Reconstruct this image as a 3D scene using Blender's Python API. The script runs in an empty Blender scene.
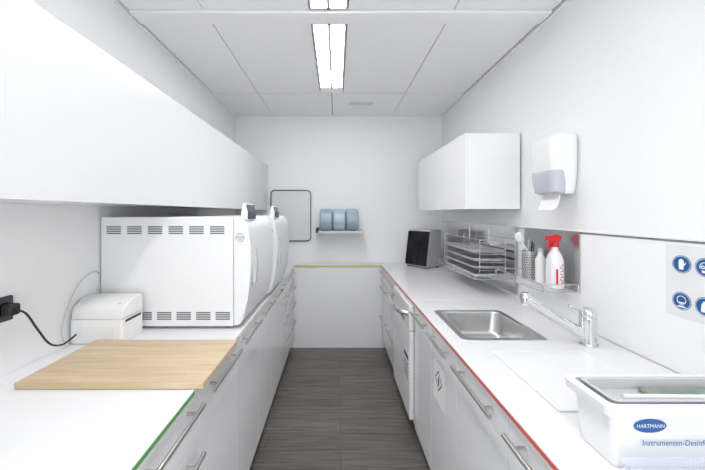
import bpy, bmesh, math
from mathutils import Vector, Matrix
S=bpy.context.scene; COL=S.collection
S.view_settings.view_transform='Standard'
EYE=1.464; CT=0.90
# ---------------------------------------------------------------- materials
def mat(name,col,rough=.5,metal=0,noise=0.03,scale=8,bump=0,trans=0,alpha=1,emit=None,es=0,coat=0,stretch=None,ior=1.45):
    m=bpy.data.materials.new(name); m.use_nodes=True; nt=m.node_tree; N=nt.nodes; L=nt.links
    b=N['Principled BSDF']; b.inputs['Roughness'].default_value=rough; b.inputs['Metallic'].default_value=metal
    b.inputs['IOR'].default_value=ior
    tc=N.new('ShaderNodeTexCoord'); mp=N.new('ShaderNodeMapping'); L.new(tc.outputs['Object'],mp.inputs[0])
    if stretch: mp.inputs['Scale'].default_value=stretch
    n=N.new('ShaderNodeTexNoise'); n.inputs['Scale'].default_value=scale; n.inputs['Detail'].default_value=4
    L.new(mp.outputs[0],n.inputs['Vector'])
    r=N.new('ShaderNodeValToRGB')
    r.color_ramp.elements[0].position=.3; r.color_ramp.elements[1].position=.7
    r.color_ramp.elements[0].color=[c*(1-noise) for c in col]+[1]; r.color_ramp.elements[1].color=[min(1,c*(1+noise)) for c in col]+[1]
    L.new(n.outputs['Fac'],r.inputs[0]); L.new(r.outputs[0],b.inputs['Base Color'])
    if bump:
        bp=N.new('ShaderNodeBump'); bp.inputs['Strength'].default_value=bump; bp.inputs['Distance'].default_value=.002
        L.new(n.outputs['Fac'],bp.inputs['Height']); L.new(bp.outputs[0],b.inputs['Normal'])
    if trans: b.inputs['Transmission Weight'].default_value=trans
    if alpha<1: b.inputs['Alpha'].default_value=alpha
    if emit: b.inputs['Emission Color'].default_value=list(emit)+[1]; b.inputs['Emission Strength'].default_value=es
    if coat: b.inputs['Coat Weight'].default_value=coat; b.inputs['Coat Roughness'].default_value=.05
    return m
WALL=mat('wall_paint',(.875,.88,.892),.75,noise=.01,scale=60,bump=.05)
CEIL=mat('ceiling_panel_white',(.95,.95,.96),.6,noise=.006,scale=40)
GAP=mat('ceiling_gap_dark',(.12,.12,.13),.8)
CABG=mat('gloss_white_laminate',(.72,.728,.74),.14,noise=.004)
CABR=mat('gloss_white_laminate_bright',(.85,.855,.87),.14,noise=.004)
CAB=mat('satin_grey_white_laminate',(.86,.865,.88),.17,noise=.006)
CARC=mat('carcass_grey',(.5,.5,.52),.5)
TOP=mat('white_worktop',(.82,.823,.832),.25,noise=.006,scale=30)
GREEN=mat('green_edge',(.08,.34,.08),.4)
GREENP=mat('pale_green_edge',(.70,.76,.66),.4)
YEL=mat('yellow_green_edge',(.50,.55,.14),.4)
RED=mat('red_edge',(.60,.12,.09),.4)
STEEL=mat('brushed_steel',(.58,.58,.58),.28,metal=1,noise=.06,scale=20,stretch=(1,1,12))
TRAYM=mat('light_tray_steel',(.74,.74,.74),.36,metal=.85,noise=.04,scale=20)
SINKM=mat('satin_sink_steel',(.66,.66,.655),.33,metal=1,noise=.03,scale=20)
STEELB=mat('matt_perforated_steel',(.50,.50,.50),.4,metal=.6,noise=.05,scale=20)
STEELP=mat('mirror_steel_sheet',(.66,.66,.67),.12,metal=1,noise=.04,scale=6)
STEELQ=mat('satin_steel_sheet',(.56,.56,.57),.30,metal=1,noise=.04,scale=6)
CHROME=mat('chrome',(.74,.74,.76),.07,metal=1,noise=.01)
HAND=mat('satin_nickel',(.58,.565,.55),.28,metal=1,noise=.03)
PLW=mat('white_plastic',(.83,.835,.845),.3,noise=.006)
PLW2=mat('warm_white_plastic',(.80,.80,.795),.4,noise=.006)
PLG=mat('light_grey_plastic',(.55,.56,.58),.4)
VENTG=mat('pale_vent_grey',(.68,.68,.69),.5)
SILV=mat('silver_grey_casing',(.52,.52,.53),.4,metal=.2)
DARK=mat('dark_slot',(.045,.05,.06),.5)
SLOT=mat('grey_slot',(.11,.115,.13),.5)
BLACK=mat('black_gloss',(.012,.012,.015),.12)
BLKM=mat('black_rubber',(.02,.02,.02),.5)
TOE=mat('dark_plinth',(.10,.098,.1),.5)
BLUE=mat('safety_blue',(.015,.11,.34),.4)
LBLUE=mat('pouch_blue_film',(.34,.44,.52),.25,noise=.04,scale=10)
LBLUE2=mat('pouch_pale_film',(.42,.52,.60),.22,noise=.04,scale=10)
REDP=mat('red_plastic',(.62,.02,.03),.3)
CLEAR=mat('clear_acrylic',(.70,.78,.90),.08,alpha=.22)
CLEARW=mat('clear_milky_film',(.90,.905,.92),.3,alpha=.85)
WIND=mat('pale_grey_window',(.54,.54,.60),.12,noise=.06)
PAPER=mat('paper_white',(.88,.88,.88),.8,bump=.1,scale=80)
LIGHT=mat('lamp_diffuser',(1,1,1),.5,emit=(1,.985,.97),es=17.5)
BOARD=mat('magnet_board_white',(.74,.75,.76),.3)
FRAME=mat('dark_frame',(.05,.05,.06),.4)
OLIVE=mat('grey_green_pad',(.22,.27,.22),.5,noise=.2,scale=30)
def wood():
    m=bpy.data.materials.new('bamboo_wood'); m.use_nodes=True; nt=m.node_tree;N=nt.nodes;L=nt.links
    b=N['Principled BSDF']; b.inputs['Roughness'].default_value=.45
    tc=N.new('ShaderNodeTexCoord'); mp=N.new('ShaderNodeMapping'); mp.inputs['Scale'].default_value=(2.5,45,10)
    L.new(tc.outputs['Object'],mp.inputs[0]); n=N.new('ShaderNodeTexNoise'); n.inputs['Scale'].default_value=1.6; n.inputs['Detail'].default_value=6
    L.new(mp.outputs[0],n.inputs['Vector'])
    r=N.new('ShaderNodeValToRGB'); r.color_ramp.elements[0].color=(.56,.42,.26,1); r.color_ramp.elements[1].color=(.67,.54,.37,1)
    r.color_ramp.elements[0].position=.3; r.color_ramp.elements[1].position=.65
    L.new(n.outputs['Fac'],r.inputs[0])
    bk=N.new('ShaderNodeTexBrick'); bk.inputs['Scale'].default_value=1; bk.inputs['Brick Width'].default_value=.22; bk.inputs['Row Height'].default_value=.026
    bk.inputs['Mortar Size'].default_value=.0; bk.inputs['Color1'].default_value=(1,1,1,1); bk.inputs['Color2'].default_value=(.93,.91,.88,1)
    L.new(tc.outputs['Object'],bk.inputs['Vector'])
    mx=N.new('ShaderNodeMix'); mx.data_type='RGBA'; mx.blend_type='MULTIPLY'; mx.inputs['Factor'].default_value=1
    L.new(r.outputs[0],mx.inputs['A']); L.new(bk.outputs['Color'],mx.inputs['B']); L.new(mx.outputs['Result'],b.inputs['Base Color'])
    return m
WOOD=wood()
def floormat():
    m=bpy.data.materials.new('dark_plank_floor'); m.use_nodes=True; nt=m.node_tree;N=nt.nodes;L=nt.links
    b=N['Principled BSDF']; b.inputs['Roughness'].default_value=.45
    tc=N.new('ShaderNodeTexCoord'); mp=N.new('ShaderNodeMapping'); mp.inputs['Scale'].default_value=(1.5,28,1)
    L.new(tc.outputs['Object'],mp.inputs[0]); n=N.new('ShaderNodeTexNoise'); n.inputs['Scale'].default_value=1.7; n.inputs['Detail'].default_value=8; n.inputs['Roughness'].default_value=.65
    L.new(mp.outputs[0],n.inputs['Vector'])
    r=N.new('ShaderNodeValToRGB'); r.color_ramp.elements[0].color=(.073,.065,.060,1); r.color_ramp.elements[1].color=(.28,.252,.232,1)
    r.color_ramp.elements[0].position=.25; r.color_ramp.elements[1].position=.78
    L.new(n.outputs['Fac'],r.inputs[0])
    bk=N.new('ShaderNodeTexBrick'); bk.inputs['Scale'].default_value=1; bk.inputs['Brick Width'].default_value=.95; bk.inputs['Row Height'].default_value=.15
    bk.inputs['Mortar Size'].default_value=.0015; bk.inputs['Color1'].default_value=(1,1,1,1); bk.inputs['Color2'].default_value=(.74,.74,.74,1); bk.inputs['Mortar'].default_value=(.35,.35,.35,1)
    L.new(tc.outputs['Object'],bk.inputs['Vector'])
    mx=N.new('ShaderNodeMix'); mx.data_type='RGBA'; mx.blend_type='MULTIPLY'; mx.inputs['Factor'].default_value=1
    L.new(r.outputs[0],mx.inputs['A']); L.new(bk.outputs['Color'],mx.inputs['B']); L.new(mx.outputs['Result'],b.inputs['Base Color'])
    return m
FLOOR=floormat()
# ---------------------------------------------------------------- helpers
def finish(name,bm,m,parent=None,smooth=False,label=None,mats=None,world=True):
    me=bpy.data.meshes.new(name)
    bmesh.ops.recalc_face_normals(bm,faces=bm.faces)
    xs=[v.co.x for v in bm.verts];ys=[v.co.y for v in bm.verts];zs=[v.co.z for v in bm.verts]
    c=Vector(((min(xs)+max(xs))/2,(min(ys)+max(ys))/2,min(zs)))
    for v in bm.verts: v.co-=c
    if smooth:
        for f in bm.faces: f.smooth=True
        for e in bm.edges:
            if len(e.link_faces)==2 and e.calc_face_angle(0)>math.radians(48): e.smooth=False
    bm.to_mesh(me); bm.free()
    for mm in (mats or [m]): me.materials.append(mm)
    o=bpy.data.objects.new(name,me); COL.objects.link(o); o.location=c
    if smooth:
        w=o.modifiers.new('weighted','WEIGHTED_NORMAL'); w.keep_sharp=True; w.weight=100
    if parent: attach(o,parent)
    if label: o['label']=label
    return o
def wpos(o):
    p=Vector((0,0,0))
    while o: p+=o.location; o=o.parent
    return p
def attach(o,parent):
    w=o.location.copy(); o.parent=parent; o.location=w-wpos(parent)
def addbox(bm,x0,x1,y0,y1,z0,z1,bev=0,seg=2,mi=0):
    r=bmesh.ops.create_cube(bm,size=1); vs=r['verts']
    for v in vs: v.co=Vector(((x0+x1)/2+v.co.x*(x1-x0),(y0+y1)/2+v.co.y*(y1-y0),(z0+z1)/2+v.co.z*(z1-z0)))
    fs=set(f for v in vs for f in v.link_faces)
    for f in fs: f.material_index=mi
    if bev:
        es=list(set(e for v in vs for e in v.link_edges))
        bmesh.ops.bevel(bm,geom=es,offset=bev,segments=seg,affect='EDGES',profile=.5)
def box(name,x0,x1,y0,y1,z0,z1,m,parent=None,bev=0.002,seg=2,label=None):
    bm=bmesh.new(); addbox(bm,x0,x1,y0,y1,z0,z1,bev,seg); return finish(name,bm,m,parent,smooth=bev>0,label=label)
def boxes(name,lst,m,parent=None,bev=0,label=None):
    bm=bmesh.new()
    for b in lst: addbox(bm,*b,bev=bev)
    return finish(name,bm,m,parent,smooth=bev>0,label=label)
def addtube(bm,pts,r,n=10):
    pts=[Vector(p) for p in pts]; rings=[]
    up=Vector((0,0,1))
    prev=None
    for i,p in enumerate(pts):
        if i==0: t=pts[1]-p
        elif i==len(pts)-1: t=p-pts[i-1]
        else: t=(pts[i+1]-p).normalized()+(p-pts[i-1]).normalized()
        t.normalize()
        if prev is None:
            a=t.cross(up)
            if a.length<.05: a=t.cross(Vector((0,1,0)))
        else: a=prev-t*prev.dot(t)
        a.normalize(); prev=a; b=t.cross(a)
        rr=r[i] if isinstance(r,(list,tuple)) else r
        rings.append([bm.verts.new(p+(a*math.cos(2*math.pi*k/n)+b*math.sin(2*math.pi*k/n))*rr) for k in range(n)])
    for i in range(len(rings)-1):
        for k in range(n): bm.faces.new((rings[i][k],rings[i][(k+1)%n],rings[i+1][(k+1)%n],rings[i+1][k]))
    bm.faces.new(rings[0][::-1]); bm.faces.new(rings[-1])
def tube(name,paths,r,m,parent=None,n=10,label=None):
    bm=bmesh.new()
    for p in paths: addtube(bm,p,r,n)
    return finish(name,bm,m,parent,smooth=True,label=label)
def smoothpath(pts,k=6):
    P=[Vector(p) for p in pts]; out=[]
    for i in range(len(P)-1):
        p0=P[max(i-1,0)];p1=P[i];p2=P[i+1];p3=P[min(i+2,len(P)-1)]
        for j in range(k):
            t=j/k
            out.append(.5*((2*p1)+(-p0+p2)*t+(2*p0-5*p1+4*p2-p3)*t*t+(-p0+3*p1-3*p2+p3)*t**3))
    out.append(P[-1]); return out
def rrect(cx,cy,w,d,r,z,n=5):
    out=[]
    r=min(r,w/2-1e-4,d/2-1e-4)
    for qx,qy,a0 in ((1,1,0),(-1,1,90),(-1,-1,180),(1,-1,270)):
        for i in range(n+1):
            a=math.radians(a0+90*i/n); out.append(Vector((cx+qx*(w/2-r)+r*math.cos(a),cy+qy*(d/2-r)+r*math.sin(a),z)))
    return out
def circ(cx,cy,r,z,n=24): return [Vector((cx+r*math.cos(2*math.pi*i/n),cy+r*math.sin(2*math.pi*i/n),z)) for i in range(n)]
def addloft(bm,loops,c0=True,c1=True):
    R=[[bm.verts.new(p) for p in l] for l in loops]; n=len(R[0])
    for i in range(len(R)-1):
        for k in range(n): bm.faces.new((R[i][k],R[i][(k+1)%n],R[i+1][(k+1)%n],R[i+1][k]))
    if c0: bm.faces.new(R[0][::-1])
    if c1: bm.faces.new(R[-1])
def loft(name,loops,m,parent=None,c0=True,c1=True,label=None,rot=None):
    bm=bmesh.new(); addloft(bm,loops,c0,c1)
    if rot: bmesh.ops.transform(bm,matrix=rot,verts=bm.verts)
    return finish(name,bm,m,parent,smooth=True,label=label)
def prism(name,prof,a,b,m,parent=None,bev=0,axis='y',seg=3,label=None):
    bm=bmesh.new()
    f=(lambda p,t:Vector((p[0],t,p[1]))) if axis=='y' else (lambda p,t:Vector((t,p[0],p[1])))
    A=[bm.verts.new(f(p,a)) for p in prof];B=[bm.verts.new(f(p,b)) for p in prof];n=len(prof)
    for k in range(n): bm.faces.new((A[k],A[(k+1)%n],B[(k+1)%n],B[k]))
    f0=bm.faces.new(A[::-1]); f1=bm.faces.new(B)
    if bev:
        es=list(set(list(f0.edges)+list(f1.edges)))
        bmesh.ops.bevel(bm,geom=es,offset=bev,segments=seg,affect='EDGES',profile=.5)
    return finish(name,bm,m,parent,smooth=True,label=label)
def thing(name,x,y,z,label,cat,group=None):
    e=bpy.data.objects.new(name,None); e.empty_display_size=.05; e.location=(x,y,z); COL.objects.link(e)
    e['label']=label; e['category']=cat
    if group: e['group']=group
    return e
def tag(o,label,cat,group=None):
    o['label']=label;o['category']=cat
    if group:o['group']=group
    return o
def struct(o): o['kind']='structure'; return o
def text(name,s,size,loc,rot,m,parent=None,ext=.0006,sx=1,bold=.012,sp=1.0):
    cu=bpy.data.curves.new(name,'FONT'); cu.body=s; cu.size=size; cu.extrude=ext; cu.align_x='CENTER'; cu.align_y='CENTER'; cu.offset=size*bold; cu.resolution_u=3; cu.space_character=sp
    t=bpy.data.objects.new('tmp',cu); COL.objects.link(t); bpy.context.view_layer.update()
    me=bpy.data.meshes.new_from_object(t.evaluated_get(bpy.context.evaluated_depsgraph_get()))
    bpy.data.objects.remove(t); bm=bmesh.new(); bm.from_mesh(me)
    M=Matrix.Translation(loc)@rot.to_4x4()@Matrix.Diagonal((sx,1,1,1)); bmesh.ops.transform(bm,matrix=M,verts=bm.verts)
    return finish(name,bm,m,parent)

# ---------------------------------------------------------------- room
LW,RW,BW,CH=-1.15,1.207,3.645,EYE+1.105
Y0=-1.6
struct(box('floor',LW-.1,RW+.1,Y0,BW+.1,-.05,0,FLOOR,bev=0))
struct(box('wall_left',LW-.1,LW,Y0,BW,0,CH+.06,WALL,bev=0))
struct(box('wall_right',RW,RW+.1,Y0,BW,0,CH+.06,WALL,bev=0))
struct(box('wall_back',LW-.1,RW+.1,BW,BW+.1,0,CH+.06,WALL,bev=0))
bm=bmesh.new()
addbox(bm,LW,RW,Y0,BW,CH+.012,CH+.05,mi=1)
g=.003
xs=[(-1.13,-.72),(-.72,-.145),(.065,.64),(.64,1.18)]
rows=[(2.955,3.645,[(-1.14,-.72),(-.72,-.04),(-.04,.64),(.64,1.19)]),(1.85,2.945,xs),(.64,1.74,xs),(-.46,.64,xs),(-1.6,-.46,xs)]
for a,b,cs in rows:
    for x0,x1 in cs: addbox(bm,x0+g,x1-g,a+g,b-g,CH,CH+.012)
addbox(bm,-1.13+g,1.18-g,1.745,1.85-g,CH-.014,CH+.012)
addbox(bm,LW,-1.137,Y0,BW,CH-.012,CH+.012); addbox(bm,1.192,RW,Y0,BW,CH-.012,CH+.012)
addbox(bm,-.145+g,.065-g,2.83,2.945-g,CH,CH+.012)
struct(finish('ceiling',bm,CEIL,mats=[CEIL,GAP]))
tag(boxes('air_vent',[(.13,.37,3.19+.03*i,3.205+.03*i,CH-.003,CH-.0002) for i in range(3)],VENTG),'small slotted grey air vent in the ceiling panel','air vent')
def lamp(y0,y1):
    e=thing('ceiling_lamp',-.04,(y0+y1)/2,CH-.01,'recessed linear ceiling lamp with two bright diffusers','ceiling lamp','recessed ceiling lamps')
    boxes('lamp_housing',[(-.142,-.132,y0,y1,CH-.006,CH+.010),(.052,.062,y0,y1,CH-.006,CH+.010),(-.048,-.032,y0,y1,CH-.006,CH+.010),(-.132,.052,y0,y0+.012,CH-.006,CH+.01),(-.132,.052,y1-.012,y1,CH-.006,CH+.01)],PLG,e)
    for x in (-.13,-.03): box('diffuser',x,x+.08,y0+.014,y1-.014,CH-.004,CH+.008,LIGHT,e,bev=0)
lamp(1.86,2.82); lamp(.65,1.73); lamp(-.75,.6)
struct(box('trim_1',RW-.006,RW-.0005,.3,BW-.01,1.363,1.368,STEEL,bev=0))
struct(box('trim_2',RW-.010,RW-.0005,.3,BW-.01,1.370,1.380,WALL,bev=.001))
struct(box('trim_3',RW-.004,RW-.0003,.3,2.07,CT+.002,1.360,WALL,bev=.001))

# ---------------------------------------------------------------- worktops
def counter(name,x0,x1,y0,y1,label,edges,hole=None):
    e=thing(name,(x0+x1)/2,(y0+y1)/2,CT-.022,label,'worktop')
    bm=bmesh.new()
    if hole is None: addbox(bm,x0,x1,y0,y1,CT-.022,CT,bev=.001)
    else:
        X=[x0,hole[0],hole[1],x1];Y=[y0,hole[2],hole[3],y1]
        V=[[bm.verts.new((x,y,CT-.022)) for y in Y] for x in X]; fs=[]
        for i in range(3):
            for j in range(3):
                if (i,j)!=(1,1): fs.append(bm.faces.new((V[i][j],V[i+1][j],V[i+1][j+1],V[i][j+1])))
        r=bmesh.ops.extrude_face_region(bm,geom=fs)
        for v in r['geom']:
            if isinstance(v,bmesh.types.BMVert): v.co.z=CT
    finish('slab',bm,TOP,e)
    for edge,emat,za in edges: box('edge_band',*edge,za,CT-.0035,emat,e,bev=.0005,label='coloured edge band')
    return e
LE,RE=-.452,.492
counter('worktop',LW+.001,LE,.15,BW-.001,'long white laminate worktop with a green front edge',[((LE,LE+.0012,.15,1.02),GREEN,CT-.016),((LE,LE+.0012,1.0205,3.47),GREENP,CT-.016)])
counter('worktop',LE+.0005,RE-.0005,3.47,BW-.001,'shallow white worktop with a yellow-green edge by the end wall',[((LE+.003,RE-.003,3.4675,3.47),YEL,CT-.021)])
SX0,SX1,SY0,SY1=.578,.928,1.43,1.83
counter('worktop',RE,RW-.005,.15,2.074,'white worktop with a red front edge holding the sink',[((RE-.0012,RE,.15,2.074),RED,CT-.016)],hole=(SX0,SX1,SY0,SY1))
counter('worktop',RE,RW-.001,2.077,BW-.001,'white worktop section with a red front edge below hanging trays',[((RE-.0012,RE,2.077,3.47),RED,CT-.016)])
tag(box('panel',-.51,.53,3.475,3.49,.0005,CT-.0225,PLW,bev=0),'white panel closing the space beneath the shallow worktop','panel')

# ---------------------------------------------------------------- handles / base cabinets
def handle(parent,side,xf,ya,yb,z):
    s=1 if side=='L' else -1
    xb=xf+s*.034; L=yb-ya; m=.04*L/.33+.01
    bm=bmesh.new(); addtube(bm,[(xb,ya,z),(xb,yb,z)],.0070,12)
    for y in (ya+m,yb-m): addtube(bm,[(xf+s*.0002,y,z),(xb,y,z)],.005,8)
    return finish('handle',bm,HAND,parent,smooth=True,label='satin metal bar handle')
def basecab(side,y0,y1,kind,label,low=False,cat='cabinet'):
    s=1 if side=='L' else -1
    xf=-.462 if side=='L' else .502
    xb=LW+.004 if side=='L' else RW-.006
    e=thing('base_cabinet',(xf+xb)/2,(y0+y1)/2,.001,label,cat,'white base cabinets')
    xi=xf-s*.020
    lo,hi=min(xb,xi),max(xb,xi); zt=.70 if low else CT-.024
    t=.016; g=.0006
    boxes('body',[(lo,hi,y0+g,y0+t,.10,zt),(lo,hi,y1-t,y1-g,.10,zt),(lo,hi,y0+t,y1-t,.10,.116),((lo if side=='L' else hi-.01),(lo+.01 if side=='L' else hi),y0+t,y1-t,.116,zt)],CARC,e)
    xk=xf-s*.045
    box('plinth',min(xk,xk-s*.015),max(xk,xk-s*.015),y0+g,y1-g,0,.10,TOE,e,bev=0,label='dark plinth')
    d0,d1=(xf-.018,xf) if side=='L' else (xf,xf+.018)
    G=.0018
    if kind=='door':
        d=box('door',d0,d1,y0+G,y1-G,.095,CT-.0235,CAB,e,bev=.001)
        handle(d,side,xf,y0+.04,y1-.04,.842)
    else:
        zs={'d4':[(.095,.35),(.353,.54),(.543,.713),(.716,CT-.0235)],'d3':[(.095,.40),(.403,.713),(.716,CT-.0235)]}[kind]
        for a,b in zs:
            d=box('drawer',d0,d1,y0+G,y1-G,a,b,CAB,e,bev=.001); handle(d,side,xf,y0+.04,y1-.04,.842 if b>.8 else b-.03)
    return e
bl=[.28,.68,1.08,1.49,1.90,2.30,2.68,3.07,3.465]
for i in range(8):
    basecab('L',bl[i],bl[i+1],'d4' if i<2 else ('d4' if i>=6 else 'door'),'light grey-white cabinet with bar handles beneath the green-edged worktop')
for a,b,k in [(.53,.935,'door'),(.935,1.335,'door'),(1.335,1.69,'door'),(1.69,2.04,'door'),(2.64,3.05,'d3'),(3.05,3.465,'d3')]:
    basecab('R',a,b,k,'light grey-white cabinet with bar handles beneath the red-edged worktop',low=(1.2<a<1.8))
s=thing('cabinet_sign',.500,1.56,.55,'white paper notice with diamond hazard symbol on a cabinet door','sign')
box('sheet',.5004,.5014,1.475,1.645,.53,.735,PAPER,s,bev=0)
bm=bmesh.new()
def frameq(bm,x,cy,cz,hw,hh,t,diamond=False):
    if diamond: O=[(0,hh),(hw,0),(0,-hh),(-hw,0)]; k=1-t*1.4/hw
    else: O=[(hw,hh),(hw,-hh),(-hw,-hh),(-hw,hh)]; k=None
    o=[bm.verts.new((x,cy+p[0],cz+p[1])) for p in O]
    I=[(p[0]*k,p[1]*k) for p in O] if k else [(p[0]-math.copysign(t,p[0]),p[1]-math.copysign(t,p[1])) for p in O]
    i=[bm.verts.new((x,cy+p[0],cz+p[1])) for p in I]
    for q in range(4): bm.faces.new((o[q],o[(q+1)%4],i[(q+1)%4],i[q]))
frameq(bm,.4998,1.56,.6325,.083,.100,.0022)
finish('border',bm,PLG,s)
bm=bmesh.new(); frameq(bm,.4997,1.56,.645,.052,.052,.007,True)
c=Vector((.4997,1.56,.645))
bm.faces.new([bm.verts.new(c+Vector((0,a,b))) for a,b in ((-.006,-.024),(.006,-.024),(.013,.004),(0,.024),(-.013,.004))])
finish('symbol',bm,DARK,s)

# undercounter appliance
a=thing('dishwasher',.82,2.34,.001,'white undercounter washer with a curved chrome handle and dark base','dishwasher')
box('body',.505,RW-.02,2.052,2.632,.10,CT-.024,PLW2,a,bev=.003)
d=box('door',.472,.504,2.056,2.628,.13,.70,PLW,a,bev=.01,seg=3)
cp=box('control_panel',.470,.504,2.056,2.628,.705,CT-.030,PLW2,a,bev=.008,seg=3)
tube('handle',[smoothpath([(.472,2.10,.81),(.435,2.12,.812),(.412,2.20,.815),(.405,2.32,.815),(.412,2.44,.815),(.435,2.54,.812),(.472,2.57,.81)])],.017,CHROME,cp,label='curved chrome handle')
box('display',.4685,.4698,2.2,2.40,.73,.75,BLACK,cp,bev=0)
box('plinth',.53,RW-.02,2.056,2.628,0,.099,TOE,a,bev=0,label='dark recessed base')
lb=box('label',.4708,.4719,2.075,2.22,.36,.54,PAPER,d,bev=0,label='printed sticker')
boxes('print',[(.4700,.4707,2.085,2.21,.375+.024*i,.384+.024*i) for i in range(5)]+[(.4700,.4707,2.085,2.21,.50,.53)],DARK,lb)

# ---------------------------------------------------------------- wall cabinets
def wallcab(side,y0,y1,xf,xb,z0,z1,label,m):
    e=thing('wall_cabinet',(xf+xb)/2,(y0+y1)/2,z0,label,'cabinet','white wall cabinets')
    s=1 if side=='L' else -1
    xi=xf-s*.0185
    box('body',min(xb,xi),max(xb,xi),y0+.0002,y1-.0002,z0,z1,m,e,bev=.0005)
    gp=.0001 if side=='L' else .0015
    box('door',min(xf,xf-s*.018),max(xf,xf-s*.018),y0+gp,y1-gp,z0-.001,z1,m,e,bev=0 if side=='L' else .0004)
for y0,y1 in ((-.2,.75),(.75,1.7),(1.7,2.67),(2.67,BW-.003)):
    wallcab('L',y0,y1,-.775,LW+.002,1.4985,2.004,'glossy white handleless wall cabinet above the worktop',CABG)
wallcab('R',2.077,2.66,.837,RW-.0125,1.490,1.983,'glossy white wall cabinet above the hanging trays',CABR)
wallcab('R',2.663,3.25,.837,RW-.0125,1.490,1.983,'glossy white wall cabinet above the hanging trays',CABR)

# ---------------------------------------------------------------- steel sheets and hanging racks
tag(box('backsplash_panel',RW-.0118,RW-.0105,2.12,3.42,.925,1.372,STEELP,bev=0),'polished steel sheet on the wall behind the trays','backsplash')
tag(box('backsplash_panel',RW-.0118,RW-.0105,1.575,2.03,1.075,1.372,STEELQ,bev=0),'satin steel sheet on the wall behind the bottles','backsplash')
def rack(y0,y1,x0,x1,z,h,label,nb):
    e=thing('wire_rack',(x0+x1)/2,(y0+y1)/2,z,label,'rack')
    P=[[(x0,y0,z),(x1,y0,z),(x1,y1,z),(x0,y1,z),(x0,y0,z)],[(x0,y0,z+.035),(x1,y0,z+.035),(x1,y1,z+.035),(x0,y1,z+.035),(x0,y0,z+.035)]]
    for y in (y0,(y0+y1)/2,y1): P.append([(x0,y,z),(x0,y,z+.035)]); P.append([(x1,y,z),(x1,y,z+h)])
    tube('frame',P,.0028,CHROME,e)
    tube('wires',[[(x0+(x1-x0)*i/nb,y0,z),(x0+(x1-x0)*i/nb,y1,z)] for i in range(1,nb)],.0018,CHROME,e,n=6)
    return e
rack(1.575,2.04,1.02,1.192,1.075,.036,'chrome wire shelf hanging on the wall with bottles',5)
TZ=1.022
rack(2.13,2.86,.925,1.192,TZ,.32,'chrome wire drying rack holding metal trays',6)
def tray(x,y,z):
    w,d,h=.225,.60,.018
    bm=bmesh.new()
    addloft(bm,[rrect(x,y,w-.02,d-.02,.02,z),rrect(x,y,w,d,.025,z+h),rrect(x,y,w+.012,d+.012,.03,z+h+.001),rrect(x,y,w+.012,d+.012,.03,z+h-.001),rrect(x,y,w-.003,d-.003,.024,z+h-.002),rrect(x,y,w-.024,d-.024,.018,z+.002)])
    return tag(finish('instrument_tray',bm,TRAYM,smooth=True),'shallow metal instrument tray stacked in the drying rack','tray','stacked instrument trays')
for k,(dx,dy) in enumerate([(0,0),(.003,.006),(-.002,-.004),(.002,.006)]): tray(1.058+dx,2.49+dy,TZ+.0045+k*.054)
sp=thing('tray_support',1.058,2.49,TZ+.0045,'thin chrome upright frame spacing the stacked trays','rack')
P=[[(.968,2.155,TZ+.26),(.968,2.85,TZ+.26)],[(1.14,2.155,TZ+.26),(1.14,2.85,TZ+.26)]]
for y in (2.155,2.85):
    P.append([(.968,y,TZ+.005),(.968,y,TZ+.26),(1.14,y,TZ+.26),(1.14,y,TZ+.005)])
    for k in (1,2,3): P.append([(.968,y,TZ+.001+k*.054),(1.14,y,TZ+.001+k*.054)])
tube('frame',P,.0025,CHROME,sp,n=8)

# bottles & brush cup
e=thing('spray_bottle',1.135,1.66,1.079,'white spray bottle with red trigger head and red lettering','spray bottle')
bx,by,bz=1.135,1.66,1.079
loft('bottle',[rrect(bx,by,.060,.074,.02,bz),rrect(bx,by,.066,.078,.024,bz+.006),rrect(bx,by,.066,.078,.024,bz+.14),rrect(bx,by,.054,.06,.024,bz+.17),rrect(bx,by,.032,.032,.0155,bz+.195),rrect(bx,by,.030,.030,.0145,bz+.210)],PLW,e)
th=loft('trigger_head',[circ(bx,by,.019,bz+.2095),circ(bx,by,.019,bz+.228),circ(bx,by,.013,bz+.235)],REDP,e,label='red trigger sprayer')
prism('nozzle',[(bx-.045,bz+.242),(bx-.042,bz+.268),(bx+.008,bz+.276),(bx+.030,bz+.264),(bx+.026,bz+.243),(bx+.01,bz+.235)],by-.013,by+.013,REDP,th,bev=.004)
prism('trigger',[(bx-.030,bz+.241),(bx-.018,bz+.241),(bx-.022,bz+.216),(bx-.034,bz+.190),(bx-.040,bz+.192),(bx-.033,bz+.219)],by-.006,by+.006,REDP,th,bev=.002)
yf_=by-.0392
lt=[]
for i in range(7):
    z=bz+.028+i*.0145
    lt+= [(bx+.002,bx+.016,yf_-.0006,yf_,z,z+.003),(bx+(.002 if i%2 else .012),bx+(.005 if i%2 else .016),yf_-.0006,yf_,z+.003,z+.0105)]
lt.append((bx-.020,bx-.010,yf_-.0006,yf_,bz+.02,bz+.10))
boxes('label_print',lt,REDP,e,label='red vertical lettering')
sx_,sy_=1.122,1.755
e=thing('soap_bottle',sx_,sy_,1.079,'plain slim white bottle on the wire shelf','bottle')
loft('bottle',[circ(sx_,sy_,.024,1.079),circ(sx_,sy_,.026,1.085),circ(sx_,sy_,.026,1.21),circ(sx_,sy_,.012,1.238),circ(sx_,sy_,.011,1.25)],PLW2,e)
loft('cap',[circ(sx_,sy_,.014,1.2505),circ(sx_,sy_,.014,1.27)],PLG,e)
cx_,cy_=1.13,1.87
e=thing('brush_holder',cx_,cy_,1.079,'perforated stainless steel cup holding cleaning brushes','brush holder')
bm=bmesh.new(); addloft(bm,[circ(cx_,cy_,.038,1.079),circ(cx_,cy_,.038,1.24),circ(cx_,cy_,.040,1.243),circ(cx_,cy_,.036,1.243),circ(cx_,cy_,.036,1.084)])
finish('cup',bm,STEELB,e,smooth=True)
bm=bmesh.new()
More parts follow.
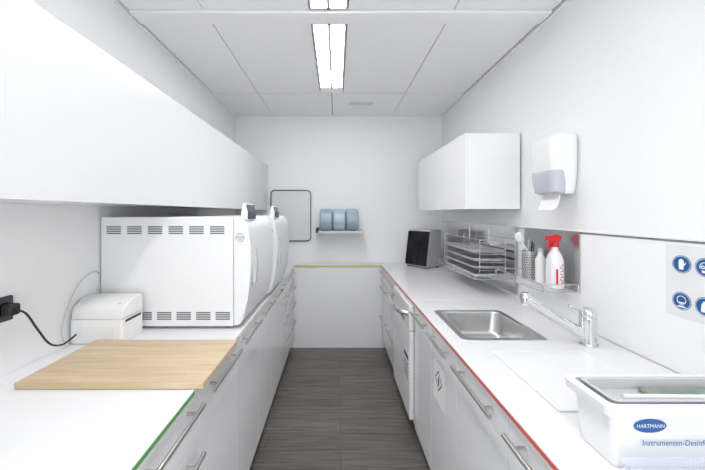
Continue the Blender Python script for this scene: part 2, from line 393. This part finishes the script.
for r in range(10):
    for k in range(18):
        an=2*math.pi*(k+.5*(r%2))/18
        d_=Vector((math.cos(an),math.sin(an),0)); p=Vector((cx_,cy_,1.095+.014*r))+d_*.0380
        addtube(bm,[p,p+d_*.0004],.0034,6)
finish('perforation',bm,DARK,e,label='rows of small dark holes')
e=thing('cleaning_brush',1.11,1.88,1.086,'white dish brush standing in the perforated cup','brush')
tube('brush_handle',[[(1.125,1.87,1.086),(1.115,1.87,1.25),(1.085,1.88,1.30)]],.005,PLW,e)
loft('bristles',[circ(0,0,.012,0),circ(0,0,.020,.01),circ(0,0,.022,.040),circ(0,0,.014,.052)],PLW,e,rot=Matrix.Translation((1.085,1.88,1.297))@Matrix.Rotation(-.35,4,'Y'))
for k,(px,py,mm,nm) in enumerate(((1.145,1.855,BLUE,'blue'),(1.15,1.88,BLKM,'black'),(1.135,1.89,PLG,'grey'))):
    e=thing('pen',px,py,1.086,'slim %s pen standing in the perforated cup'%nm,'pen','pens in the cup')
    tube('barrel',[[(px-.008,py,1.086),(px,py,1.255)]],.0035,mm,e)
    tube('cap',[[(px,py,1.2555),(px+.002,py,1.29+.008*k)]],.0042,mm,e)

# ---------------------------------------------------------------- sink & faucet
e=thing('sink',(SX0+SX1)/2,(SY0+SY1)/2,CT-.16,'square stainless steel sink set into the white worktop','sink')
cx,cy=(SX0+SX1)/2,(SY0+SY1)/2; w=SX1-SX0; d=SY1-SY0
bm=bmesh.new()
addloft(bm,[rrect(cx,cy,w+.036,d+.036,.03,CT+.0006),rrect(cx,cy,w+.034,d+.034,.03,CT+.003),rrect(cx,cy,w-.016,d-.016,.045,CT+.003),rrect(cx,cy,w-.024,d-.024,.045,CT-.004),rrect(cx,cy,w-.044,d-.044,.05,CT-.10),rrect(cx,cy,w-.08,d-.08,.05,CT-.12),rrect(cx,cy,.05,.05,.024,CT-.125)],c0=False)
finish('basin',bm,SINKM,e,smooth=True)
loft('drain',[circ(cx,cy,.024,CT-.1248),circ(cx,cy,.022,CT-.122),circ(cx,cy,.01,CT-.1225)],CHROME,e,label='round chrome drain')
fx,fy=1.080,1.372
e=thing('faucet',fx,fy,CT,'chrome single-lever mixer tap with a long slanting spout','faucet')
loft('body',[circ(fx,fy,.036,CT+.0004),circ(fx,fy,.036,CT+.006),circ(fx,fy,.031,CT+.014),circ(fx,fy,.030,CT+.075),circ(fx,fy,.032,CT+.08),circ(fx,fy,.032,CT+.115),circ(fx,fy,.029,CT+.120)],CHROME,e)
tube('spout',[[(fx-.015,fy+.004,CT+.038),(fx-.12,fy+.03,CT+.108),(fx-.215,fy+.055,CT+.178),(fx-.232,fy+.06,CT+.188)]],[.025,.023,.021,.019],CHROME,e,n=18)
loft('aerator',[circ(fx-.234,fy+.06,.017,CT+.150),circ(fx-.234,fy+.06,.021,CT+.154),circ(fx-.234,fy+.06,.024,CT+.192),circ(fx-.234,fy+.06,.016,CT+.208)],CHROME,e)
lv=loft('lever',[circ(fx,fy,.029,CT+.1205),circ(fx,fy,.032,CT+.126),circ(fx,fy,.031,CT+.144),circ(fx,fy,.023,CT+.156),circ(fx,fy,.012,CT+.160)],CHROME,e)
tube('lever_arm',[smoothpath([(fx-.015,fy-.004,CT+.146),(fx-.05,fy-.012,CT+.160),(fx-.095,fy-.022,CT+.174)],4)],[.010]*4+[.008]*4+[.007],CHROME,lv)

tag(box('drying_mat',.63,1.0,.905,1.30,CT+.0004,CT+.007,PLW,bev=.003,seg=3),'thin white plastic mat lying beside the sink','mat')

# ---------------------------------------------------------------- tub
tx,ty,tw,td=.781,.757,.368,.122; zb=CT+.0005; zt=CT+.147
e=thing('disinfection_tub',tx,ty,CT,'white plastic instrument disinfection tub with blue oval logo','tub')
zc0=zt-.024
bm=bmesh.new()
addloft(bm,[rrect(tx,ty,tw-.040,td-.028,.010,zb),rrect(tx,ty,tw-.034,td-.022,.012,zb+.005),rrect(tx,ty,tw-.012,td-.004,.014,zc0),rrect(tx,ty,tw+.022,td+.020,.018,zc0+.002),rrect(tx,ty,tw+.026,td+.024,.018,zt-.002),rrect(tx,ty,tw+.022,td+.020,.016,zt),rrect(tx,ty,tw-.01,td-.004,.014,zt),rrect(tx,ty,tw-.018,td-.012,.012,zt-.02),rrect(tx,ty,tw-.044,td-.034,.010,zb+.01)])
finish('tub_body',bm,PLW,e,smooth=True)
bm=bmesh.new()
addloft(bm,[rrect(tx,ty,tw-.07,td-.05,.01,zb+.02),rrect(tx,ty,tw-.04,td-.028,.012,zt-.006),rrect(tx,ty,tw-.03,td-.016,.014,zt+.002),rrect(tx,ty,tw-.05,td-.036,.01,zt+.002),rrect(tx,ty,tw-.06,td-.042,.008,zt-.022)])
finish('sieve_insert',bm,PLG,e,smooth=True,label='light grey plastic sieve insert')
box('soaking_pad',tx-.04,tx+.14,ty-.030,ty+.030,zt-.021,zt-.010,OLIVE,e,bev=.003,label='grey-green soaking pad')
tube('rod',[[(tx-.12,ty-.02,zt-.006),(tx+.13,ty-.028,zt-.004)]],.006,PLW,e)
z1_=zb+.005; tilt=math.atan2(.009,zc0-z1_)
Rf=Matrix.Rotation(math.pi/2+tilt,3,'X')
yf=lambda z: ty-((td-.022)+(z-z1_)/(zc0-z1_)*.018)/2-.0010
bm=bmesh.new(); zc=CT+.099; lx=.686
M=Matrix.Translation((lx,yf(zc),zc))@Rf.to_4x4()
vs=[bm.verts.new(M@Vector((.036*math.cos(2*math.pi*k/40),.0160*math.sin(2*math.pi*k/40),0))) for k in range(40)]; bm.faces.new(vs)
lg=finish('logo',bm,BLUE,e,label='dark blue oval logo')
text('lettering','HARTMANN',.0128,Vector((lx,yf(zc)-.0015,zc)),Rf,PAPER,lg,ext=0,sx=.86,bold=0)
zc=CT+.062
text('lettering','Instrumenten-Desinfektion',.0180,Vector((.756,yf(zc)-.004,zc)),Rf,BLUE,e,ext=0,sx=.88,bold=.006,sp=1.02)
bm=bmesh.new(); ax,ay,aw,ad=.79,.635,.40,.055
addloft(bm,[rrect(ax,ay,aw-.02,ad-.012,.006,CT+.0005),rrect(ax,ay,aw,ad,.008,CT+.052),rrect(ax,ay,aw+.008,ad+.006,.010,CT+.053),rrect(ax,ay,aw+.008,ad+.006,.010,CT+.056),rrect(ax,ay,aw-.004,ad-.004,.008,CT+.056),rrect(ax,ay,aw-.024,ad-.016,.005,CT+.004)])
tag(finish('tub_lid',bm,CLEAR,smooth=True),'clear bluish plastic tray standing before the tub','lid')

# ---------------------------------------------------------------- towel dispenser
e=thing('towel_dispenser',1.14,1.67,1.545,'white wall-mounted paper towel dispenser with smoky window','towel dispenser')
def dw(x0,x1,y0,y1,z,r=.035): return rrect((x0+x1)/2,(y0+y1)/2,x1-x0,y1-y0,r,z,6)
X1=RW-.001
loft('housing',[dw(1.12,X1,1.600,1.745,1.562),dw(1.10,X1,1.590,1.755,1.58),dw(1.085,X1,1.580,1.762,1.64),dw(1.072,X1,1.576,1.766,1.72),dw(1.066,X1,1.575,1.767,1.79),dw(1.067,X1,1.575,1.767,1.83),dw(1.072,X1,1.578,1.764,1.848),dw(1.082,X1,1.585,1.757,1.860),dw(1.10,X1,1.597,1.745,1.868),dw(1.13,X1,1.61,1.73,1.871)],PLW,e)
loft('window',[dw(1.095,1.165,1.605,1.74,1.559),dw(1.077,1.155,1.585,1.757,1.572),dw(1.070,1.150,1.576,1.766,1.62),dw(1.068,1.142,1.5735,1.769,1.668),dw(1.070,1.135,1.5745,1.767,1.678)],WIND,e,label='smoky grey translucent window')
bm=bmesh.new(); pr=[(1.125,1.558),(1.122,1.53),(1.112,1.50),(1.095,1.478)]
V=[[bm.verts.new((x,y,z)) for x,z in pr] for y in (1.605,1.745)]
for k in range(3): bm.faces.new((V[0][k],V[0][k+1],V[1][k+1],V[1][k]))
o=finish('paper_towel',bm,PAPER); sm=o.modifiers.new('thick','SOLIDIFY'); sm.thickness=.002
tag(o,'white paper towel hanging out of the dispenser','paper towel')

# ---------------------------------------------------------------- safety signs
e=thing('safety_sign_sheet',RW-.005,1.05,1.10,'clear plastic sheet with round blue safety pictograms on the wall','sign')
box('sheet',RW-.0055,RW-.0045,.90,1.165,1.10,1.352,CLEARW,e,bev=0)
def disc(y,z,kind):
    x=RW-.0062; r=.031
    bm=bmesh.new(); bm.faces.new([bm.verts.new((x,y+r*math.cos(2*math.pi*k/36),z+r*math.sin(2*math.pi*k/36))) for k in range(36)])
    d=finish('pictogram',bm,BLUE,e,label='round blue mandatory sign')
    bm=bmesh.new(); X=x-.0006
    def poly(pts): bm.faces.new([bm.verts.new((X,y-p[0]*r,z+p[1]*r)) for p in pts])
    def ring(cx,cy,ro,ri,a0=0,a1=360,n=20):
        o=[bm.verts.new((X,y-(cx+ro*math.cos(math.radians(a0+(a1-a0)*k/n)))*r,z+(cy+ro*math.sin(math.radians(a0+(a1-a0)*k/n)))*r)) for k in range(n+1)]
        i=[bm.verts.new((X,y-(cx+ri*math.cos(math.radians(a0+(a1-a0)*k/n)))*r,z+(cy+ri*math.sin(math.radians(a0+(a1-a0)*k/n)))*r)) for k in range(n+1)]
        for k in range(n): bm.faces.new((o[k],o[k+1],i[k+1],i[k]))
    ring(0,0,.93,.88)
    if kind=='glove':
        poly([(-.25,-.6),(.2,-.6),(.25,.0),(.25,.45),(.12,.5),(.05,.6),(-.08,.6),(-.15,.5),(-.27,.48),(-.3,.0)]); poly([(.28,-.2),(.5,.15),(.42,.25),(.27,.05)])
    elif kind=='goggles':
        ring(0,.0,.55,.47,-20,200); ring(-.22,.0,.2,.1); ring(.22,.0,.2,.1); poly([(-.3,-.6),(.3,-.6),(.35,-.35),(-.35,-.35)])
    elif kind=='mask':
        ring(0,.1,.5,.42,0,360); poly([(-.35,-.1),(.35,-.1),(.25,-.42),(0,-.5),(-.25,-.42)]); poly([(-.6,-.7),(.6,-.7),(.3,-.55),(-.3,-.55)])
    else:
        poly([(-.15,.55),(.15,.55),(.35,.2),(.4,-.6),(-.4,-.6),(-.35,.2)])
    finish('symbol',bm,PAPER,d,label='white pictogram')
for i,y in enumerate((1.112,1.040,.968)):
    disc(y,1.286,('glove','goggles','apron')[i]); disc(y,1.158,('mask','apron','glove')[i])

# ---------------------------------------------------------------- device far right
e=thing('countertop_device',.92,3.40,CT,'countertop device with slanted black glossy front and silver-grey side','appliance')
Lc,Nc,Rc,Bc=Vector((.745,3.43,0)),Vector((.915,3.21,0)),Vector((1.105,3.36,0)),Vector((.935,3.58,0))
cc=(Lc+Nc+Rc+Bc)/4; fn=(Lc-Rc+Nc-Bc).normalized(); tn=(Nc-Lc).normalized()
def quad(z,s=0,lean=0):
    out=[]
    for i,p in enumerate((Lc,Nc,Rc,Bc)):
        q=p+(cc-p).normalized()*s
        if i<2: q=q-fn*lean
        out.append(Vector((q.x,q.y,z)))
    return out
bm=bmesh.new(); addloft(bm,[quad(CT+.012),quad(CT+.06,0,0),quad(CT+.375,0,.055),quad(CT+.39,.012,.06)])
bmesh.ops.bevel(bm,geom=[e_ for e_ in bm.edges],offset=.005,segments=2,affect='EDGES')
finish('casing',bm,SILV,e,smooth=True,label='silver-grey casing')
pts=[Lc+tn*.003,Nc-tn*.006]
def fp(off):
    r=[(CT+.025,0),(CT+.06,0),(CT+.374,.055)]
    a=[Vector((pts[0].x,pts[0].y,z))+fn*(off-l) for z,l in r]; b=[Vector((pts[1].x,pts[1].y,z))+fn*(off-l) for z,l in r]
    return a+b[::-1]
bm=bmesh.new(); addloft(bm,[fp(.001),fp(.008)])
finish('front_panel',bm,BLACK,e,label='black glossy front')
ft=[cc+(p-cc)*.8 for p in (Lc,Nc,Rc,Bc)]
boxes('foot',[(p.x-.015,p.x+.015,p.y-.015,p.y+.015,CT,CT+.0118) for p in ft],BLKM,e)

# ---------------------------------------------------------------- autoclaves
def autoclave():
    e=thing('autoclave',-.8,1.83,CT,'white benchtop steam autoclave with vent slots and door','autoclave','steam autoclaves')
    y0,y1=1.555,2.11
    box('body',-1.143,-.500,y0,y1,CT+.012,1.445,PLW,e,bev=.004,seg=2)
    bm=bmesh.new()
    for x in (-1.1,-.54):
        for y in (y0+.05,y1-.05): addtube(bm,[(x,y,CT+.0002),(x,y,CT+.0125)],.02,14)
    finish('foot',bm,BLKM,e,smooth=True)
    def vent(xc,z):
        boxes('vent',[(xc-.035,xc+.035,y0-.0006,y0+.002,z+.0105*k,z+.0105*k+.0062) for k in range(4)],SLOT,e,label='dark vent slots')
    for i in range(6): vent(-1.080+i*.1005,1.362)
    for i in range(5): vent(-.93+i*.0950,.945)
    pr=[(-.4985,.915),(-.478,.916),(-.462,.928),(-.446,.965),(-.430,1.04),(-.420,1.13),(-.415,1.22),(-.417,1.31),(-.425,1.38),(-.438,1.42),(-.458,1.440),(-.4985,1.4445)]
    dr=prism('door',pr,y0+.001,y1-.002,PLW,e,bev=.006,seg=3,label='rounded door flush with the casing')
    prism('handle',[(-.418,1.10),(-.400,1.12),(-.396,1.22),(-.402,1.28),(-.418,1.30)],y0+.045,y0+.072,PLG,dr,bev=.004,label='grey door handle')
    pod=prism('control_panel',[(-.470,1.443),(-.436,1.428),(-.436,1.470),(-.446,1.508),(-.453,1.513),(-.462,1.506)],y0+.02,y0+.18,PLW,e,bev=.003,seg=2,label='tilted control panel')
    p0=Vector((-.4450,0,1.506));p1=Vector((-.4355,0,1.470));p2=Vector((-.4355,0,1.434))
    bm=bmesh.new()
    q=[p0+Vector((.0035,0,0)),p1+Vector((.003,0,0)),p2+Vector((.003,0,0)),p2,p1,p0]
    A=[bm.verts.new((v.x,y0+.028,v.z)) for v in q];B=[bm.verts.new((v.x,y0+.172,v.z)) for v in q]
    for k in range(6): bm.faces.new((A[k],A[(k+1)%6],B[(k+1)%6],B[k]))
    bm.faces.new(A[::-1]);bm.faces.new(B)
    finish('screen',bm,BLACK,pod,label='dark display screen')
    bm=bmesh.new(); c=(-.466,y0-.0006,1.345)
    for ro,ri in ((.022,.018),(.012,.008)):
        n2=28; o=[bm.verts.new((c[0]+ro*math.cos(2*math.pi*k/n2),c[1],c[2]+ro*math.sin(2*math.pi*k/n2))) for k in range(n2)]
        i_=[bm.verts.new((c[0]+ri*math.cos(2*math.pi*k/n2),c[1],c[2]+ri*math.sin(2*math.pi*k/n2))) for k in range(n2)]
        for k in range(n2): bm.faces.new((o[k],o[(k+1)%n2],i_[(k+1)%n2],i_[k]))
    addbox(bm,c[0]-.018,c[0]+.018,c[1]-.0002,c[1],c[2]-.002,c[2]+.002)
    finish('badge',bm,LBLUE,dr,label='round grey-blue emblem')
    return e
A1=autoclave()
def duptree(o,parent=None,off=Vector((0,0,0))):
    c=o.copy(); COL.objects.link(c)
    if parent: c.parent=parent
    c.location=o.location+off
    for k in o.children: duptree(k,c)
    return c
A2=duptree(A1,None,Vector((0.018,.600,0)))
A1['label']='white benchtop steam autoclave with vent slots beside the label printer'
A2['label']='white benchtop steam autoclave standing near the end wall'

# label printer
e=thing('label_printer',-1.03,1.45,CT,'small angular white label printer on the worktop','printer')
def lr(x0,x1,y0,y1,z,r=.03): return rrect((x0+x1)/2,(y0+y1)/2,x1-x0,y1-y0,r,z,6)
xr=-.915
loft('base',[lr(-1.138,xr-.004,1.375,1.515,CT+.0004,.010),lr(-1.142,xr,1.37,1.52,CT+.006,.010),lr(-1.142,xr,1.37,1.52,CT+.105,.010)],PLW,e)
prism('cover',[(1.378,CT+.1065),(1.378,CT+.142),(1.392,CT+.160),(1.435,CT+.183),(1.50,CT+.187),(1.519,CT+.180),(1.519,CT+.1065)],-1.1415,xr-.0005,PLW2,e,bev=.007,axis='x',seg=3)
box('front_lip',-1.10,xr-.04,1.366,1.3695,CT+.03,CT+.075,PLW2,e,bev=.001,label='stepped front flap')
box('button',-.955,-.94,1.400,1.412,CT+.158,CT+.170,PLG,e,bev=.002)
box('paper_slot',xr-.001,xr+.0015,1.39,1.50,CT+.09,CT+.100,DARK,e,bev=0)

tag(box('cutting_board',-1.028,-.424,1.02,1.372,CT+.0005,CT+.022,WOOD,bev=.003,seg=2),'rectangular light bamboo board lying on the worktop edge','cutting board')

e=thing('wall_socket',LW+.01,1.10,1.10,'dark wall power socket above the worktop','socket')
box('cover_plate',LW+.0005,LW+.012,1.05,1.13,1.09,1.175,FRAME,e,bev=.003)
loft('insert',[circ(0,0,.024,0),circ(0,0,.024,.002)],BLACK,e,rot=Matrix.Translation((LW+.0122,1.10,1.132))@Matrix.Rotation(math.pi/2,4,'Y'))
e=thing('power_cord',LW+.03,1.12,1.10,'black power cord with plug running to the label printer','cable')
box('plug',LW+.0145,LW+.050,1.08,1.12,1.112,1.152,BLKM,e,bev=.008,seg=3)
tube('cable',[smoothpath([(LW+.048,1.10,1.13),(LW+.075,1.11,1.115),(LW+.070,1.16,1.04),(LW+.060,1.22,.965),(LW+.05,1.29,.935),(LW+.04,1.366,.945)],8)],.0036,BLKM,e)
e=thing('device_cable',LW+.01,1.5,CT,'thin grey cable hanging on the wall behind the printer','cable')
tube('cable',[smoothpath([(LW+.006,1.548,1.17),(LW+.012,1.50,1.19),(LW+.010,1.42,1.15),(LW+.008,1.36,1.06),(LW+.010,1.33,.97),(LW+.012,1.345,.915)],8)],.002,PLG,e)

# ---------------------------------------------------------------- end wall objects
e=thing('magnetic_board',-.51,BW-.01,1.144,'white magnetic board with dark rounded frame on the wall','board')
def vrr(cx,cz,w,h,r,y): return [Vector((p.x,y,p.y)) for p in rrect(cx,cz,w,h,r,0,6)]
bm=bmesh.new(); bx_,bz_=-.513,1.434
addloft(bm,[vrr(bx_,bz_,.462,.585,.05,BW-.001),vrr(bx_,bz_,.462,.585,.05,BW-.018),vrr(bx_,bz_,.442,.565,.042,BW-.018),vrr(bx_,bz_,.442,.565,.042,BW-.001)],False,False)
finish('frame',bm,FRAME,e,smooth=True,label='dark rounded frame')
loft('surface',[vrr(bx_,bz_,.440,.563,.04,BW-.002),vrr(bx_,bz_,.440,.563,.04,BW-.010)],BOARD,e)
e=thing('pouch_roll_shelf',.06,3.55,1.26,'narrow white wall shelf with dark side bracket','shelf')
box('shelf_board',-.19,.30,3.40,BW-.001,1.258,1.272,PLW,e,bev=.002)
box('bracket',-.215,-.192,3.40,BW-.001,1.25,1.30,FRAME,e,bev=.002,label='dark side bracket')
box('front_lip',-.19,.30,3.392,3.399,1.245,1.275,PLG,e,bev=.001)
for i,(x,m) in enumerate(((-.176,LBLUE),(-.034,LBLUE2),(.108,LBLUE))):
    r=.118; cy_=3.522; cz_=1.2725+r
    e=thing('pouch_roll',x+.065,cy_,1.2725,'roll of pale blue sterilisation pouch film on the shelf','roll','pouch rolls on the wall shelf')
    R=Matrix.Translation((x,cy_,cz_))@Matrix.Rotation(math.pi/2,4,'Y')
    loft('film',[circ(0,0,.045,0,36),circ(0,0,r-.026,0,36),circ(0,0,r-.010,.004,36),circ(0,0,r-.002,.013,36),circ(0,0,r,.024,36),circ(0,0,r,.114,36),circ(0,0,r-.002,.125,36),circ(0,0,r-.010,.134,36),circ(0,0,r-.026,.138,36),circ(0,0,.045,.138,36)],m,e,c0=False,c1=False,rot=R)
    loft('core',[circ(0,0,.0445,.001,24),circ(0,0,.0445,.137,24)],PLG,e,rot=R,label='grey cardboard core')

# ---------------------------------------------------------------- world & camera
w=bpy.data.worlds.new('world'); S.world=w; w.use_nodes=True; nt=w.node_tree
bg=nt.nodes['Background']; bg.inputs[0].default_value=(.94,.97,1,1); bg.inputs[1].default_value=2.65
cam=bpy.data.cameras.new('camera'); co=bpy.data.objects.new('camera',cam); COL.objects.link(co)
co.location=(0,0,EYE); co.rotation_euler=(math.pi/2,0,0)
cam.sensor_width=36; cam.lens=320/705*36; cam.shift_x=16.5/705; cam.shift_y=-22/705; cam.clip_start=.02
S.camera=co
